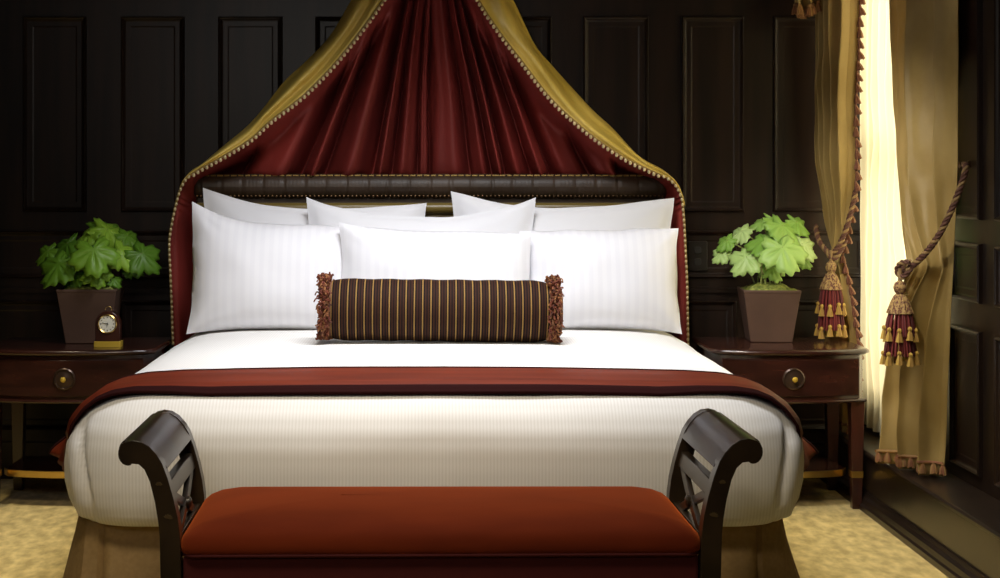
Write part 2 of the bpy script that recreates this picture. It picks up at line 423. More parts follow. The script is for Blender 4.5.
# throw across the foot of the bed
def throw_curve(t, off):
    """t from -1 to 1 across the bed; returns x and z offset from the flat top following the duvet shoulder, then hanging free"""
    s = abs(t); sg = 1 if t >= 0 else -1
    pts = throw_pts
    x = interp([(a, b) for a, b, c_ in pts], s); z = interp([(a, c_) for a, b, c_ in pts], s)
    return sg*x, z
shoulder = [(BX-a, z) for a, z in reversed(duvet_prof[6:])]
hang = [(1.022, .487), (1.036, .455), (1.055, .42), (1.070, .392)]
raw = [(0, .674)]+[(x+.0, z) for x, z in shoulder if x > .06]+hang
L = [0]
for (x0, z0), (x1, z1) in zip(raw, raw[1:]): L.append(L[-1]+math.hypot(x1-x0, z1-z0))
throw_pts = [(l_/L[-1], x, z) for l_, (x, z) in zip(L, raw)]
TY0, TY1, TB = 4.390, 4.675, 4.428
foot_z = [(BY0+a, z) for a, z in duvet_prof[5:]]
def throw_pt(t, y, off):
    t = t*2-1; x, z = throw_curve(t, 0)
    # follow the foot shoulder of the duvet
    drop = .674-interp(foot_z, y); cap_ = interp([(0, 1), (.6, 1), (.93, .2), (1, 0)], abs(x)/BX)
    z -= drop*cap_
    s = abs(t); hangw = sm((s-.86)/.14)
    k = sm((abs(x)-.75)/.25)
    x2 = x*(1-.028*(1-sm((y-TY0)/.12))*k)*(1+.085*hangw*((y-TY0)/.285-.30))
    y = y+.12*hangw*(1+.4*(y-TY0)/.285)        # follows the rounded foot corner
    w = .004*noise.noise(Vector((t*3, y*14, 2)))*(1+2*hangw)+.012*hangw*math.sin((y-TY0)*16)
    return Vector((x2+DX+(1 if t > 0 else -1)*(off*k+w*hangw+.004*k), y, z+off+.003*noise.noise(Vector((t*2.2, y*5, 8)))))
bw = lambda u: (TB-TY0)*(1-.80*sm((abs(u*2-1)-.70)/.22))
thr = tag(MB().grid(lambda u, v: throw_pt(u, lerp(TY0+bw(u), TY1-.012, v), .012), 160, 20).build('bed_throw', M['throw'], None, origin=(0, 4.6, .68), solid=.006), 'rust red satin throw laid across the foot of the bed', 'throw')
MB().grid(lambda u, v: throw_pt(u, lerp(TY0, TY0+bw(u)+.004, v), .0125), 160, 8).build('border', M['throw_border'], thr, solid=.008)['label'] = 'dark brown velvet border along the front edge'
MB().grid(lambda u, v: throw_pt(u, lerp(TY1-.016, TY1, v), .0125), 160, 3).build('border', M['throw_border'], thr, solid=.008)['label'] = 'dark brown velvet border along the back edge'

# ------------------------------------------------------------------ pillows
def pillow(cx, y, z, w, hl, hr, hm, T, tilt, seed, m, label, roll=0, flange=.0, fat=.62):
    rnd = random.Random(seed); o3 = Vector((rnd.random()*50, rnd.random()*50, 0))
    N = 56
    def shape(u, v, side):
        uu, vv = u*2-1, v*2-1
        top = hm+((hl if uu < 0 else hr)-hm)*abs(uu)**2.2
        pin = 1-.035*(1-vv*vv)**1.0
        x = w/2*uu*pin
        zb = .022*(abs(uu)**3)*-1+.012*(1-uu*uu)*0
        zz = zb+(top-zb)*v
        fu = max(0, 1-(abs(uu)/(1-flange))**2.6) if abs(uu) < 1-flange else 0
        fv = max(0, 1-(abs(vv)/(1-flange))**2.6) if abs(vv) < 1-flange else 0
        th = T/2*(fu*fv)**fat
        bulge = 1+.22*(.5-v)      # heavier towards the bottom
        p = Vector((x+.007*noise.noise(Vector((vv*2.2, uu, 1))+o3)*abs(uu), 0, zz+.008*noise.noise(Vector((uu*2.6, vv, 2))+o3)*v))
        cw = noise.noise(Vector((x*5, zz*5, 0))+o3)*.012+noise.noise(Vector((x*13, zz*9, 3))+o3)*.004
        edge = min(1, (1-abs(uu))*5)*min(1, (1-abs(vv))*5)
        # creases that run out of the corners
        for (a, b_) in ((-1, 1), (1, 1), (-1, -1), (1, -1)):
            du, dvv = (uu-a), (vv-b_); rr = math.hypot(du, dvv)
            if rr < .75:
                ang = math.atan2(abs(dvv), abs(du)+1e-6)
                cw += .006*math.sin(ang*9+seed)*math.exp(-((rr-.3)/.2)**2)
        yy = -side*(th*(bulge+cw*9)+.0025*min(1, 12*min(1-abs(uu), 1-abs(vv))))
        wav = .010*noise.noise(Vector((uu*2.3, vv*2.3, 7))+o3)*(1-edge)
        return p+Vector((0, yy+wav, 0))
    mb = MB()
    mb.grid(lambda u, v: shape(u, v, 1), N, N); mb.grid(lambda u, v: shape(1-u, v, -1), N, N)
    o = mb.build('pillow', m, None, weld=True, angle=75, origin=(0, 0, 0))
    o.location = (cx, y, z); o.rotation_euler = (-math.radians(tilt), math.radians(roll), 0)
    return tag(o, label, 'pillow', 'white bed pillows')
# back row (nearest the headboard), second row, front row
pillow(-.452, 6.225, .68, .875, .522, .466, .440, .13, 6, 1, M['plain_pillow'], 'white pillow against left half of headboard, half hidden by others', 0, .05)
pillow(.518, 6.225, .68, .872, .508, .484, .447, .13, 6, 2, M['plain_pillow'], 'white flanged pillow against right half of headboard', 0, .05)
pillow(-.035, 6.13, .68, .89, .490, .488, .412, .12, 9, 3, M['plain_pillow'], 'middle row white pillow whose corners poke up behind the centre pillow', 0, .05)
pillow(-.58, 5.975, .675, .65, .485, .385, .397, .20, 13, 4, M['pillow'], 'large front pillow at left, tallest outer corner, beside bolster fringe', 0, .02)
pillow(.64, 5.975, .675, .60, .372, .385, .375, .20, 13, 5, M['pillow'], 'large striped front pillow at right, nearest the red drape edge', 0, .02)
pillow(.02, 5.895, .675, .72, .410, .362, .375, .19, 14, 6, M['pillow'], 'front centre white pillow directly behind the striped bolster', 0, .02)

# bolster
bc = Vector((.031, 5.50, .782)); R = .106; BL = .385
bol = empty('bolster', bc, 'dark brown bolster with thin gold stripes and fringed ends on bed', 'bolster')
mb = MB()
prof = [(.02, -BL-.01), (.07, -BL-.008), (.094, -BL+.004), (.102, -BL+.03)]+[(R*(1+.012*math.sin(k*1.7)), lerp(-BL+.06, BL-.06, k/20)) for k in range(21)]+[(.102, BL-.03), (.094, BL-.004), (.07, BL+.008), (.02, BL+.01)]
mb.lathe(prof, bc, 40, 'X')
mb.build('bolster_cover', M['bolster'], bol)
def ruff(sx):
    mb = MB(); rnd = random.Random(5+sx)
    for k in range(760):
        a = rnd.random()*2*PI; x0 = bc.x+sx*(BL+rnd.uniform(-.012, .024)); r0 = .088+rnd.random()*.010
        top = r0+.018+rnd.random()*.015; da = rnd.uniform(-.09, .09)+.05; dx = rnd.uniform(-.010, .012)*1.2*sx
        pts = []
        for t in (0, .3, .6, .85, 1):
            rr = r0+(top-r0)*math.sin(t*PI*.72)/.98; aa = a+da*t*1.6
            pts.append((x0+dx*t, bc.y+rr*math.cos(aa), max(.684, bc.z+rr*math.sin(aa))))
        mb.tube(pts, .0027, 4, True)
    mb.cur = 0
    mb.lathe([(.03, bc.x+sx*BL-.015), (.096, bc.x+sx*BL-.015), (.099, bc.x+sx*BL+.018), (.08, bc.x+sx*BL+.035), (.03, bc.x+sx*BL+.03)], (0, bc.y, bc.z), 24, 'X')
    o = mb.build('fringe_ruff', M['fringe'], bol, smooth=False); o['label'] = 'rust and gold looped fringe'
ruff(-1); ruff(1)
bol.rotation_euler = (0, math.radians(.6), 0)

# ------------------------------------------------------------------ canopy drape over the headboard
L_in = [(385, -95), (402, -60), (398, -25), (383, 0), (361, 31), (333, 66), (302, 97), (271, 121), (250, 140), (221.6, 157.5), (194, 173), (183.5, 183.5), (176.6, 203.5), (170, 238), (170.5, 269), (172, 304), (173, 335), (176, 400)]
R_in = [(474, -95), (466, -60), (468, -25), (478.5, 0), (500, 33), (521, 60.6), (552, 100), (586.6, 131.6), (621, 156), (649, 170), (670, 180), (680, 194), (683, 212), (685, 245), (687, 290), (687.7, 338), (688, 362), (688, 400)]
L_out = [(380, -95), (376, -60), (368, -25), (352, 0), (331, 35), (308, 60), (285, 81), (264, 108), (248, 126), (225, 145), (204, 163), (189, 174), (178, 200)]
R_out = [(482, -95), (490, -60), (498, -25), (513, 0), (534.6, 45), (552, 66), (569, 85), (592, 110), (612, 128), (638.5, 156), (664, 171), (676, 184), (683, 206)]
def edge_depth(py): return interp([(-95, 6.30), (0, 6.27), (150, 6.26), (185, 6.29), (240, 6.31), (400, 6.33)], py)
def inner(tab):
    return smooth_poly([P(x, y, edge_depth(y)) for x, y in tab], 6)
CL, CR = inner(L_in), inner(R_in)
def x_at(curve, z):
    for p, q in zip(curve, curve[1:]):
        if q.z <= z <= p.z or p.z <= z <= q.z:
            t = (z-p.z)/(q.z-p.z) if abs(q.z-p.z) > 1e-9 else 0
            return p.lerp(q, t)
    return curve[0] if z > curve[0].z else curve[-1]
ztop, zbot = CL[0].z, CL[-1].z
can = empty('bed_canopy', (0, 6.45, 1.2), 'claret red bed canopy with gold edges and bead trim over headboard', 'canopy')
# irregular pleats: warp the across coordinate with a few random widths
rnd = random.Random(11)
cuts = [0]
while cuts[-1] < 1: cuts.append(cuts[-1]+rnd.choice((.035, .05, .075, .10))*rnd.uniform(.85, 1.15))
cuts = [c_/cuts[-1] for c_ in cuts]; amps = [rnd.uniform(.55, 1.2) for _ in cuts]
def pleat(u):
    for k, (a_, b_) in enumerate(zip(cuts, cuts[1:])):
        if a_ <= u <= b_:
            t = (u-a_)/(b_-a_); return amps[k]*((math.sin(PI*t)**.6+.10*math.sin(PI*t*3+k)))
    return 0
def red_pt(u, v):
    z = lerp(ztop, zbot, v); l_, r_ = x_at(CL, z), x_at(CR, z)
    uw = u+.010*noise.noise(Vector((u*6, z*1.3, 4)))*math.sin(PI*u)
    k_ = (u*2-1); k_ = .93*k_*(.72+.28*k_*k_)
    x = (l_.x+r_.x)*.5*0+.008+k_*(2.44-z)+(.012 if k_ > 0 else -.012)*noise.noise(Vector((u*5, z*2, 1)))
    if z < 1.2: x = lerp(x, lerp(l_.x, r_.x, u), sm((1.2-z)/.1))
    x = max(l_.x+.0004*u, min(r_.x-.0004*(1-u), x))
    e_ = max(0, min(x-l_.x, r_.x-x))
    k = sm(e_/interp([(.5, .10), (1.3, .10), (1.95, .06)], z))
    amp = interp([(1.0, .050), (1.3, .125), (1.7, .115), (2.0, .075), (2.4, .015)], z)
    if z < 1.24: amp = .02
    back = 6.525
    y = lerp(lerp(l_.y, r_.y, sm((x-l_.x)/max(.01, r_.x-l_.x)))+.004, back+amp*.4-amp*1.5*pleat(max(0, min(1, uw))), k)
    y += .020*math.sin(x*105+z*2.5)*sm((1.26-z)/.1)*sm(e_/.02)*(1 if abs(x) > .9 else 0)
    return Vector((x, min(y, 6.575), z))
MB().grid(red_pt, 460, 90).build('red_drape', M['red_silk'], can, angle=180)
def flap(inn, out, name, seed):
    I = inn; O = [Vector(p) for p in smooth_poly([P(x, y, 6.47 if y < 150 else 6.44) for x, y in out], 6)]
    I2 = [p for p in I if p.z > P(0, 207, 6.3).z]
    def at(cur, t):
        f = t*(len(cur)-1); i = min(int(f), len(cur)-2); return cur[i].lerp(cur[i+1], f-i)
    def fn(u, v):
        a_, b_ = at(I2, v), at(O, v)
        p = a_.lerp(b_, u); w = (b_-a_).length
        bul = -.20*w*math.sin(PI*min(1, u*1.05))-.03*w
        fold = .26*w*math.sin(u*9+v*7+seed+2*noise.noise(Vector((v*5, u*1.4, seed))))*math.sin(PI*u)*.55
        wr = .010*noise.noise(Vector((v*13, u*2, seed)))*min(1, w/.08)
        return Vector((p.x, p.y+bul+fold+wr, p.z))
    return MB().grid(fn, 28, 130).build(name, M['gold_silk'], can, angle=180, solid=.003)
flap(CL, L_out, 'gold_flap', 2.0); flap(CR, R_out, 'gold_flap', 4.2)
# bead trim
bead_me = None
for cur, zmin in ((CL, P(0, 352, 6.32).z), (CR, P(0, 362, 6.32).z)):
    vis = [p for p in cur if p.z > zmin]
    cord = MB().tube([p+Vector((0, -.012, 0)) for p in vis], .0045, 6).build('bead_trim', M['cord'], can)
    cen = 0 if cur is CL else 1
    acc = 0; step = .0205; prev = vis[0]
    for a_, b_ in zip(vis, vis[1:]):
        seg = (b_-a_).length
        while acc <= seg:
            if a_.z < 2.02:
                p = a_.lerp(b_, acc/seg); d = (b_-a_).normalized(); nrm = Vector((d.z, 0, -d.x))
                if (nrm.x > 0) != (cur is CL): nrm = -nrm
                sz = .0066 if p.z > 1.25 else .0056
                
                q = p+nrm*(.008 if p.z > 1.25 else .002)+Vector((0, -.019, 0))
                if bead_me is None:
                    ob = MB().ball((0, 0, 0), 1, 10, 7).build('bead', M['bead'], cord, origin=(0, 0, 0)); bead_me = ob
                else:
                    ob = bead_me.copy(); C.objects.link(ob); ob.parent = cord
                ob.location = q-wloc(cord); ob.scale = (sz, sz, sz*1.3)
            acc += step
        acc -= seg
# gathered crown holding the canopy, above the picture
cw = MB()
cw.prism([(x_, y_) for x_, y_ in [(-.16, 6.595)]+[(.0+.16*-math.cos(PI*k/16), 6.56-.30*math.sin(PI*k/16)) for k in range(17)]+[(.16, 6.595)]], ztop-.02, ztop+.06, 'Z')
cw.build('crown', M['mahogany'], can, bevel=.008)
MB().box(-.10, .10, 6.575, 6.598, ztop-.06, ztop+.04).build('wall_plate', M['mahogany'], can, smooth=False)

# ------------------------------------------------------------------ bench
BF, BB = 3.60, 4.085
bench = empty('window_bench', (.02, 3.84, 0), 'ebonised scroll arm bench with rust velvet seat at bed foot', 'bench')
def fx(px, py): return ((px-430)/444.4, H-(py-180)/444.4)
# outline of the right end, built from both ends of the photographed bench
oL = [(-.609, .334), (-.611, .429), (-.6145, .465), (-.622, .509), (-.633, .553), (-.645, .580), (-.658, .592), (-.676, .594)]
iL = [(-.690, .640), (-.672, .646), (-.652, .643), (-.634, .632), (-.618, .614), (-.6055, .594), (-.593, .560), (-.5806, .517), (-.5706, .472), (-.566, .436), (-.563, .334)]
def outline(sx):
    """scroll post outline in (x,z), x outward from the bench centre"""
    cx = .022
    oo = [(-x, z) for x, z in oL]; ii = [(-x, z) for x, z in iL]
    oo = [(x+.022, z) for x, z in oo]; ii = [(x+.022, z) for x, z in ii]
    low_o = [(.644, 0), (.634, .08), (.628, .18), (.628, .26)]
    low_i = [(.584, .26), (.588, .18), (.597, .08), (.610, 0)]
    sc = [(.704+.022*math.cos(a), .616+.027*math.sin(a)) for a in [math.radians(d) for d in range(-110, 80, 18)]]
    pts = low_o+oo+sc+ii[1:]+low_i
    return [(cx+sx*x, z) for x, z in pts]
def side_pt(s, sx, d):
    """point on the arm's mid surface: s = height z, d = offset outward"""
    mid = [(.334, .586), (.40, .586), (.436, .5885), (.472, .5925), (.517, .6015), (.56, .614), (.585, .6235), (.60, .63), (.62, .645)]
    return .022+sx*(interp(mid, s)+d+.022)
for sx in (-1, 1):
    arm = MB().prism(outline(sx), BF, BF+.042).build('arm_post', M['ebony'], bench, bevel=.004)
    MB().prism(outline(sx), BB-.042, BB).build('arm_post', M['ebony'], bench, bevel=.004)
    # rolled top rail spans the arm between the posts
    ii = [(x, z) for x, z in [(-a, b_) for a, b_ in iL] if z > .565]
    top = [(.688+.020*math.cos(a), .617+.026*math.sin(a)) for a in [math.radians(d) for d in range(-120, 75, 15)]]
    poly = [(.615, .573), (.634, .586), (.652, .597), (.668, .600)]+top+[(x+.002, z-.001) for x, z in ii[1:]]+[(.597, .577)]
    MB().prism([(.022+sx*(x+.022), z) for x, z in poly], BF+.03, BB-.03).build('top_rail', M['ebony'], bench, bevel=.002)
    def sheet(z0, z1, y0, y1, th=.020, n_=8):
        pts = [(side_pt(lerp(z0, z1, k/n_), sx, -.012), lerp(z0, z1, k/n_)) for k in range(n_+1)]+[(side_pt(lerp(z0, z1, k/n_), sx, th-.012), lerp(z0, z1, k/n_)) for k in range(n_, -1, -1)]
        return MB().prism(pts, y0, y1)
    sheet(.506, .542, BF+.03, BB-.03).build('middle_rail', M['ebony'], bench, bevel=.002)
    sheet(.375, .415, BF+.03, BB-.03).build('lower_rail', M['ebony'], bench, bevel=.002)
    for dr in (0, 1):
        y0, y1 = (BF+.05, BB-.05) if dr == 0 else (BB-.05, BF+.05)
        loops = []
        for k in range(13):
            t = k/12; z = lerp(.395, .520, t); y = lerp(y0, y1, t); dd = .001 if dr else -.003
            hw = .013
            loops.append([(side_pt(z-hw*.6, sx, -.007+dd), y+hw*(1 if y1 > y0 else -1), z-hw*.6), (side_pt(z-hw*.6, sx, .006+dd), y+hw*(1 if y1 > y0 else -1), z-hw*.6), (side_pt(z+hw*.6, sx, .006+dd), y-hw*(1 if y1 > y0 else -1), z+hw*.6), (side_pt(z+hw*.6, sx, -.007+dd), y-hw*(1 if y1 > y0 else -1), z+hw*.6)])
        MB().loops(loops, True, True).build('cross_bar', M['ebony'], bench, bevel=.002)
    zc = .4575; mb = MB(); mb.lathe([(.004, 0), (.015, .003), (.015, .010), (.009, .014), (.003, .015)], (0, 0, 0), 16, 'X')
    mb.v = [Vector((side_pt(zc, sx, -.006)-sx*p.x, (BF+BB)/2+p.y, zc+p.z)) for p in mb.v]
    mb.build('rosette', M['ebony'], bench)
    # gilt leaf sprays on the face of the front post
    mb = MB()
    for zz, k in ((.545, 0), (.470, 1)):
        cx = .022+sx*(.634 if k == 0 else .614)
        for q in range(7):
            a = -1.2+q*.4+(.2 if k else 0); L_ = .009 if k == 0 else .012
            dx, dz = math.sin(a)*L_, math.cos(a)*L_
            nx, nz = math.cos(a)*.0022, -math.sin(a)*.0022
            mb.add([(cx, BF-.0008, zz), (cx+dx*.5+nx, BF-.0008, zz+dz*.5+nz), (cx+dx, BF-.0008, zz+dz), (cx+dx*.5-nx, BF-.0008, zz+dz*.5-nz)], [(0, 1, 2, 3)])
    mb.build('gilt_motif', mat('dull_gilt', (.10, .065, .025), .5, .3), bench, smooth=False, solid=.0008)
SX0, SX1 = .022-.583, .022+.583
MB().box(SX0, SX1, BF+.012, BB-.012, .24, .384).build('seat_frame', M['velvet_shaded'], bench, smooth=False, bevel=.008)
seat_prof = [(0, .384), (-.006, .394), (-.007, .408), (-.002, .424), (.009, .438), (.026, .450), (.05, .459), (.085, .466), (.13, .471), (.18, .473), (.215, .474), (.232, .474)]
loops = []
for ins, z in seat_prof:
    ex = ins*1.0
    loops.append([(x, y, z+.0025*noise.noise(Vector((x*4, y*4, z)))) for x, y in rrect(SX0+ins*(1.5 if ins > 0 else 1), SX1-ins*(1.5 if ins > 0 else 1), BF+.004+ins, BB-.008-ins, max(.006, .03-ins*.1), 6)])
MB().loops(loops, True, True).build('seat_cushion', M['velvet'], bench, angle=60)
wp = rrect(SX0, SX1, BF+.003, BB-.007, .03, 6)
MB().tube([(x, y, .385) for x, y in wp+wp[:1]], .0045, 8).build('welt', M['velvet_shaded'], bench)
bench.rotation_euler = (0, 0, math.radians(1.0))

# ------------------------------------------------------------------ nightstands
def nightstand(cx, hw, label):
    t = empty('nightstand', (cx, 6.18, 0), label, 'nightstand', 'bedside tables')
    yb, yf, bow = 6.39, 5.965, .055
    def bowpoly(e_, rr=.03):
        pts = [(cx-hw-e_, yb)]
        n_ = 24
        for k in range(n_+1):
            u = k/n_*2-1
            pts.append((cx+(hw+e_)*u, yf-e_-bow*(1-abs(u)**2.2)+.03*max(0, (abs(u)-.93)/.07)**2))
        pts.append((cx+hw+e_, yb)); return pts
    mb = MB()
    mb.loops([[(x, y, z) for x, y in bowpoly(e_)] for e_, z in ((.004, .580), (.012, .584), (.014, .590), (.012, .597), (.006, .601), (0, .602))], True, True)
    mb.build('table_top', M['mahogany'], t, angle=50)
    MB().prism(bowpoly(-.006), .405, .580, 'Z').build('case', M['mahogany'], t, bevel=.002)
    # drawer front stands slightly proud and follows the bow
    def fr(u, off): return (cx+(hw-.012)*u, yf+.006-off-bow*(1-abs(u)**2.2))
    def drawer_loop(z0, z1, off):
        us = [lerp(-.93, .93, k/20) for k in range(21)]
        return [(*fr(u, off), z1) for u in us]+[(*fr(u, off), z0) for u in reversed(us)]
    dw = MB().loops([drawer_loop(.428, .566, -.02), drawer_loop(.428, .566, .005), drawer_loop(.432, .562, .008)], True, True).build('drawer', M['mahogany'], t, angle=30)
    kx, ky, kz = cx, yf-bow-.002, .495
    MB().lathe([(.041, ky+.004), (.041, ky-.003), (.036, ky-.007), (.033, ky-.003), (.020, ky-.003), (.012, ky-.006)], (kx, 0, kz), 28, 'Y').build('backplate', M['plate_dark'], dw)
    MB().lathe([(.005, ky), (.006, ky-.012), (.009, ky-.017), (.0105, ky-.023), (.008, ky-.028), (.003, ky-.030)], (kx, 0, kz), 18, 'Y').build('knob', M['gilt'], dw)
    # moulded lower edge of the case
    mb = MB(); us = [lerp(-1, 1, k/24) for k in range(25)]
    mb.tube([(cx+(hw-.004)*u, yf+.002-bow*(1-abs(u)**2.2), .410) for u in us], .007, 8).build('moulding', M['mahogany'], t)
    for sx in (-1, 1):
        for y, fy in ((yf+.030, 1), (yb-.035, 0)):
            x = cx+sx*(hw-.032); a_ = .026
            lp = lambda z, h: [(x-h, y-h, z), (x+h, y-h, z), (x+h, y+h, z), (x-h, y+h, z)]
            lg = MB().loops([lp(.41, a_), lp(.16, .021), lp(.0, .017)], True, True).build('leg', M['mahogany_leg'], t, smooth=False, bevel=.002)
            if fy: MB().loops([lp(.118, .0215), lp(.142, .0222)], True, True).build('brass_band', M['brass'], lg, smooth=False)
    sp = [(x, y+.03) if y < 6.3 else (x, y-.03) for x, y in bowpoly(-.05)]
    sh = MB().prism(sp, .118, .132, 'Z').build('shelf', M['mahogany'], t)
    mb = MB(); fr_ = sp[1:-1]
    mb.loops([[(x, y-.004, .114), (x, y-.004, .138), (x, y+.004, .138), (x, y+.004, .114)] for x, y in fr_], True, True)
    mb.build('brass_edge', M['brass'], sh, smooth=False)
    return t
nightstand(-1.350, .315, 'mahogany nightstand left of bed, carrying the clock')
nightstand(1.343, .285, 'mahogany nightstand right of bed, in front of the window curtain')

# ------------------------------------------------------------------ potted plants
def leaf(mb, c, r, nrm, up, seed, cup=.25):
    """lobed, toothed palmate leaf; c = where the stalk joins, blade spreads along up"""
    nrm = Vector(nrm).normalized(); up = Vector(up); up = (up-nrm*up.dot(nrm)).normalized(); rt = up.cross(nrm)
    rnd = random.Random(seed); n = 90; rings = [0.0, .25, .5, .78, 1.0]; vs = [c]
    ph = rnd.random()*6
    for ri in rings[1:]:
        for k in range(n):
            th = 2*PI*k/n
            d = abs(((th-PI)/(2*PI))*2)   # 1 at tip (th=0), 0 at stalk notch (th=pi)
            lobe = .72+.28*abs(math.cos(th*2.5))**.8
            tooth = 1+.07*math.sin(th*15+ph)
            notch = 1-.55*math.exp(-((d)/.10)**2)
            R_ = r*(lobe*tooth if ri == 1 else lerp(1, lobe, ri))*notch*(.86+.18*math.cos(th))
            rad = R_*ri
            h = -cup*r*(ri**2)*(1.0)-.075*r*abs(math.cos(th*2.5))**12*(1-ri*.4)+.06*r*math.cos(th*5)*ri*ri+.05*r*math.sin(th*3+ph)*ri
            p = Vector(c)+up*(rad*math.cos(th))+rt*(rad*math.sin(th))+nrm*h
            vs.append(p)
    fs = []
    for k in range(n): fs.append((0, 1+k, 1+(k+1) % n))
    for q in range(len(rings)-2):
        for k in range(n):
            a_ = 1+q*n; b_ = a_+n; fs.append((a_+k, b_+k, b_+(k+1) % n, a_+(k+1) % n))
    mb.add(vs, fs)
def plant(px0, px1, pyb, pyt, D, leaves, stray, m_leaf, label, rot):
    s = D/F; cx = ((px0+px1)/2-VX)*s; zb = .6022; w = (px1-px0)*s; h = (pyb-pyt)*s
    t = empty('potted_plant', (cx, D, zb), label, 'plant', 'potted plants on the nightstands')
    def sq(hh, z): return [(cx-hh, D-hh, z), (cx+hh, D-hh, z), (cx+hh, D+hh, z), (cx-hh, D+hh, z)]
    k = .95*w/2; zt = zb+h
    MB().loops([sq(k*.72, zb), sq(k*.735, zb+.004), sq(k*.985, zt-.012), sq(k, zt-.01), sq(k, zt), sq(k*.92, zt), sq(k*.89, zt-.03)], True, False).build('pot', M['pot'], t, smooth=False, bevel=.003)
    def so(u, v):
        x, y = (u*2-1)*k*.90, (v*2-1)*k*.90
        return Vector((cx+x, D+y, zt-.008+.030*(1-max(abs(u*2-1), abs(v*2-1))**2)+.012*noise.noise(Vector((x*40, y*40, 5)))))
    MB().grid(so, 24, 24).build('moss', M['moss'], t)
    fo, st = MB(), MB(); rnd = random.Random(int(px0))
    for i, (lx, ly, lr, dd, face) in enumerate(leaves):
        c_ = P(lx, ly, D+dd); r_ = lr*s
        out = Vector((c_.x-cx, (c_.y-D)*1.0-.02, .0)); out.z = 0
        if out.length < .01: out = Vector((0, -1, 0))
        o_ = out.normalized()
        # blades lean outwards and face up and towards the room
        nrm = Vector((o_.x*.55, -.75*face-.15, .65)); up = Vector((o_.x*.9, o_.y*.5, -.75))
        cc = c_-up.normalized()*r_*.28
        leaf(fo, cc, r_*1.42, nrm, up, i+int(px0), .22)
        b_ = Vector((cx+rnd.uniform(-.05, .05), D+rnd.uniform(-.05, .05), zt-.01))
        mid = b_.lerp(cc, .55)+Vector((-(cc.x-b_.x)*.18, 0, .03))
        st.tube(smooth_poly([b_, mid, cc], 6), [.0032]*7+[.0028]*6, 6)
    fo.build('foliage', m_leaf, t, angle=180, solid=.0008); st.build('stems', M['stem'], t)
    t.rotation_euler = (0, 0, math.radians(rot))
Lv = [(92, 254, 20, -.14, 1), (54, 267, 18, -.10, 1), (64, 246, 16, 0, .6), (86, 236, 16, .04, .3), (112, 233, 20, .06, .4), (123, 254, 16, -.04, .8), (145, 257, 17, -.02, 1), (95, 274, 13, -.09, .9),
      (72, 278, 11, -.06, .9), (46, 253, 12, .03, .8), (114, 280, 8, -.05, .6), (101, 227, 13, .10, .2), (131, 238, 13, .08, .4), (80, 252, 15, .05, .5), (106, 247, 16, .03, .6), (60, 256, 13, .09, .5), (133, 266, 12, .06, .8), (98, 262, 13, .05, .6)]
plant(60, 122, 342, 288, 6.22, Lv, None, M['leaf'], 'bushy dark green leafy plant in brown square pot behind the clock', 3)
Rv = [(787, 252, 20, -.14, 1), (786, 229, 18, -.02, .6), (764, 243, 15, -.06, .4), (745, 260, 15, -.06, 1), (805, 246, 14, .0, .9), (739, 233, 12, .02, .4), (725, 242, 10, .02, .6), (720, 255, 9, .02, 1), (759, 224, 9, .06, .3),
      (774, 269, 12, -.03, .9), (798, 224, 13, .06, .5), (757, 252, 11, .05, .6), (803, 259, 10, .04, .9), (775, 236, 14, .07, .4), (776, 222, 13, .03, .3), (790, 262, 9, .05, .7)]
plant(739, 798, 340, 288, 6.26, Rv, None, M['pale_leaf'], 'bright pale green leafy plant in brown square pot by window', -4)

# ------------------------------------------------------------------ clock
cl = empty('mantel_clock', ((108.5-VX)/F*6.02, 6.02, .6022), 'small arched wooden desk clock with brass base beside left plant pot', 'clock')
cx, cy, cz = cl.location; S = 6.02/F
MB().prism(rrect(cx-13.4*S, cx+13.4*S, cy-.026, cy+.026, .003), cz, cz+6*S, 'Z').build('base', M['gilt'], cl, bevel=.001)
ar = [(cx-12.2*S, cz+6*S), (cx+12.2*S, cz+6*S), (cx+12.2*S, cz+23*S)]+[(cx+12.2*S*math.cos(a), cz+23*S+13*S*math.sin(a)) for a in [PI*k/20 for k in range(1, 20)]]+[(cx-12.2*S, cz+23*S)]
MB().prism(ar, cy-.021, cy+.021).build('case', M['mahogany_leg'], cl, bevel=.002)
fz = cz+23.5*S; fc = (cx, 0, fz); fy0 = cy-.021
MB().lathe([(.036, fy0), (.036, fy0-.004), (.0335, fy0-.006), (.031, fy0-.004), (.031, fy0-.0005)], fc, 36, 'Y').build('bezel', M['brass'], cl)
dial = MB().lathe([(.031, fy0-.0002), (.031, fy0-.002), (.02, fy0-.0021)], fc, 36, 'Y').build('dial', M['clock_face'], cl)
mb = MB()
for k in range(12):
    a = 2*PI*k/12; d = Vector((math.sin(a), 0, math.cos(a))); q = Vector((math.cos(a), 0, -math.sin(a))); o_ = Vector((cx, fy0-.0024, fz)); w_ = .0011 if k % 3 else .0017
    mb.add([o_+d*.022-q*w_, o_+d*.022+q*w_, o_+d*.0275+q*w_, o_+d*.0275-q*w_], [(0, 1, 2, 3)])
mb.build('hour_marks', M['ink'], dial, smooth=False, solid=.0004)
for a, L_, w_, nm in ((math.radians(187), .013, .0019, 'hour_hand'), (math.radians(283), .020, .0014, 'minute_hand')):
    d = Vector((math.sin(a), 0, math.cos(a))); q = Vector((math.cos(a), 0, -math.sin(a))); o_ = Vector((cx, fy0-.0034, fz))
    MB().add([o_-d*.004-q*w_, o_-d*.004+q*w_, o_+d*L_+q*w_*.5, o_+d*L_-q*w_*.5], [(0, 1, 2, 3)]).build(nm, M['ink'], dial, smooth=False, solid=.0005)
ring = [(cx+.012*math.cos(a), cy, cz+36*S+.006+.010*math.sin(a)) for a in [PI*k/10 for k in range(-1, 12)]]
MB().tube(ring, .0016, 6).build('carry_ring', M['brass'], cl)

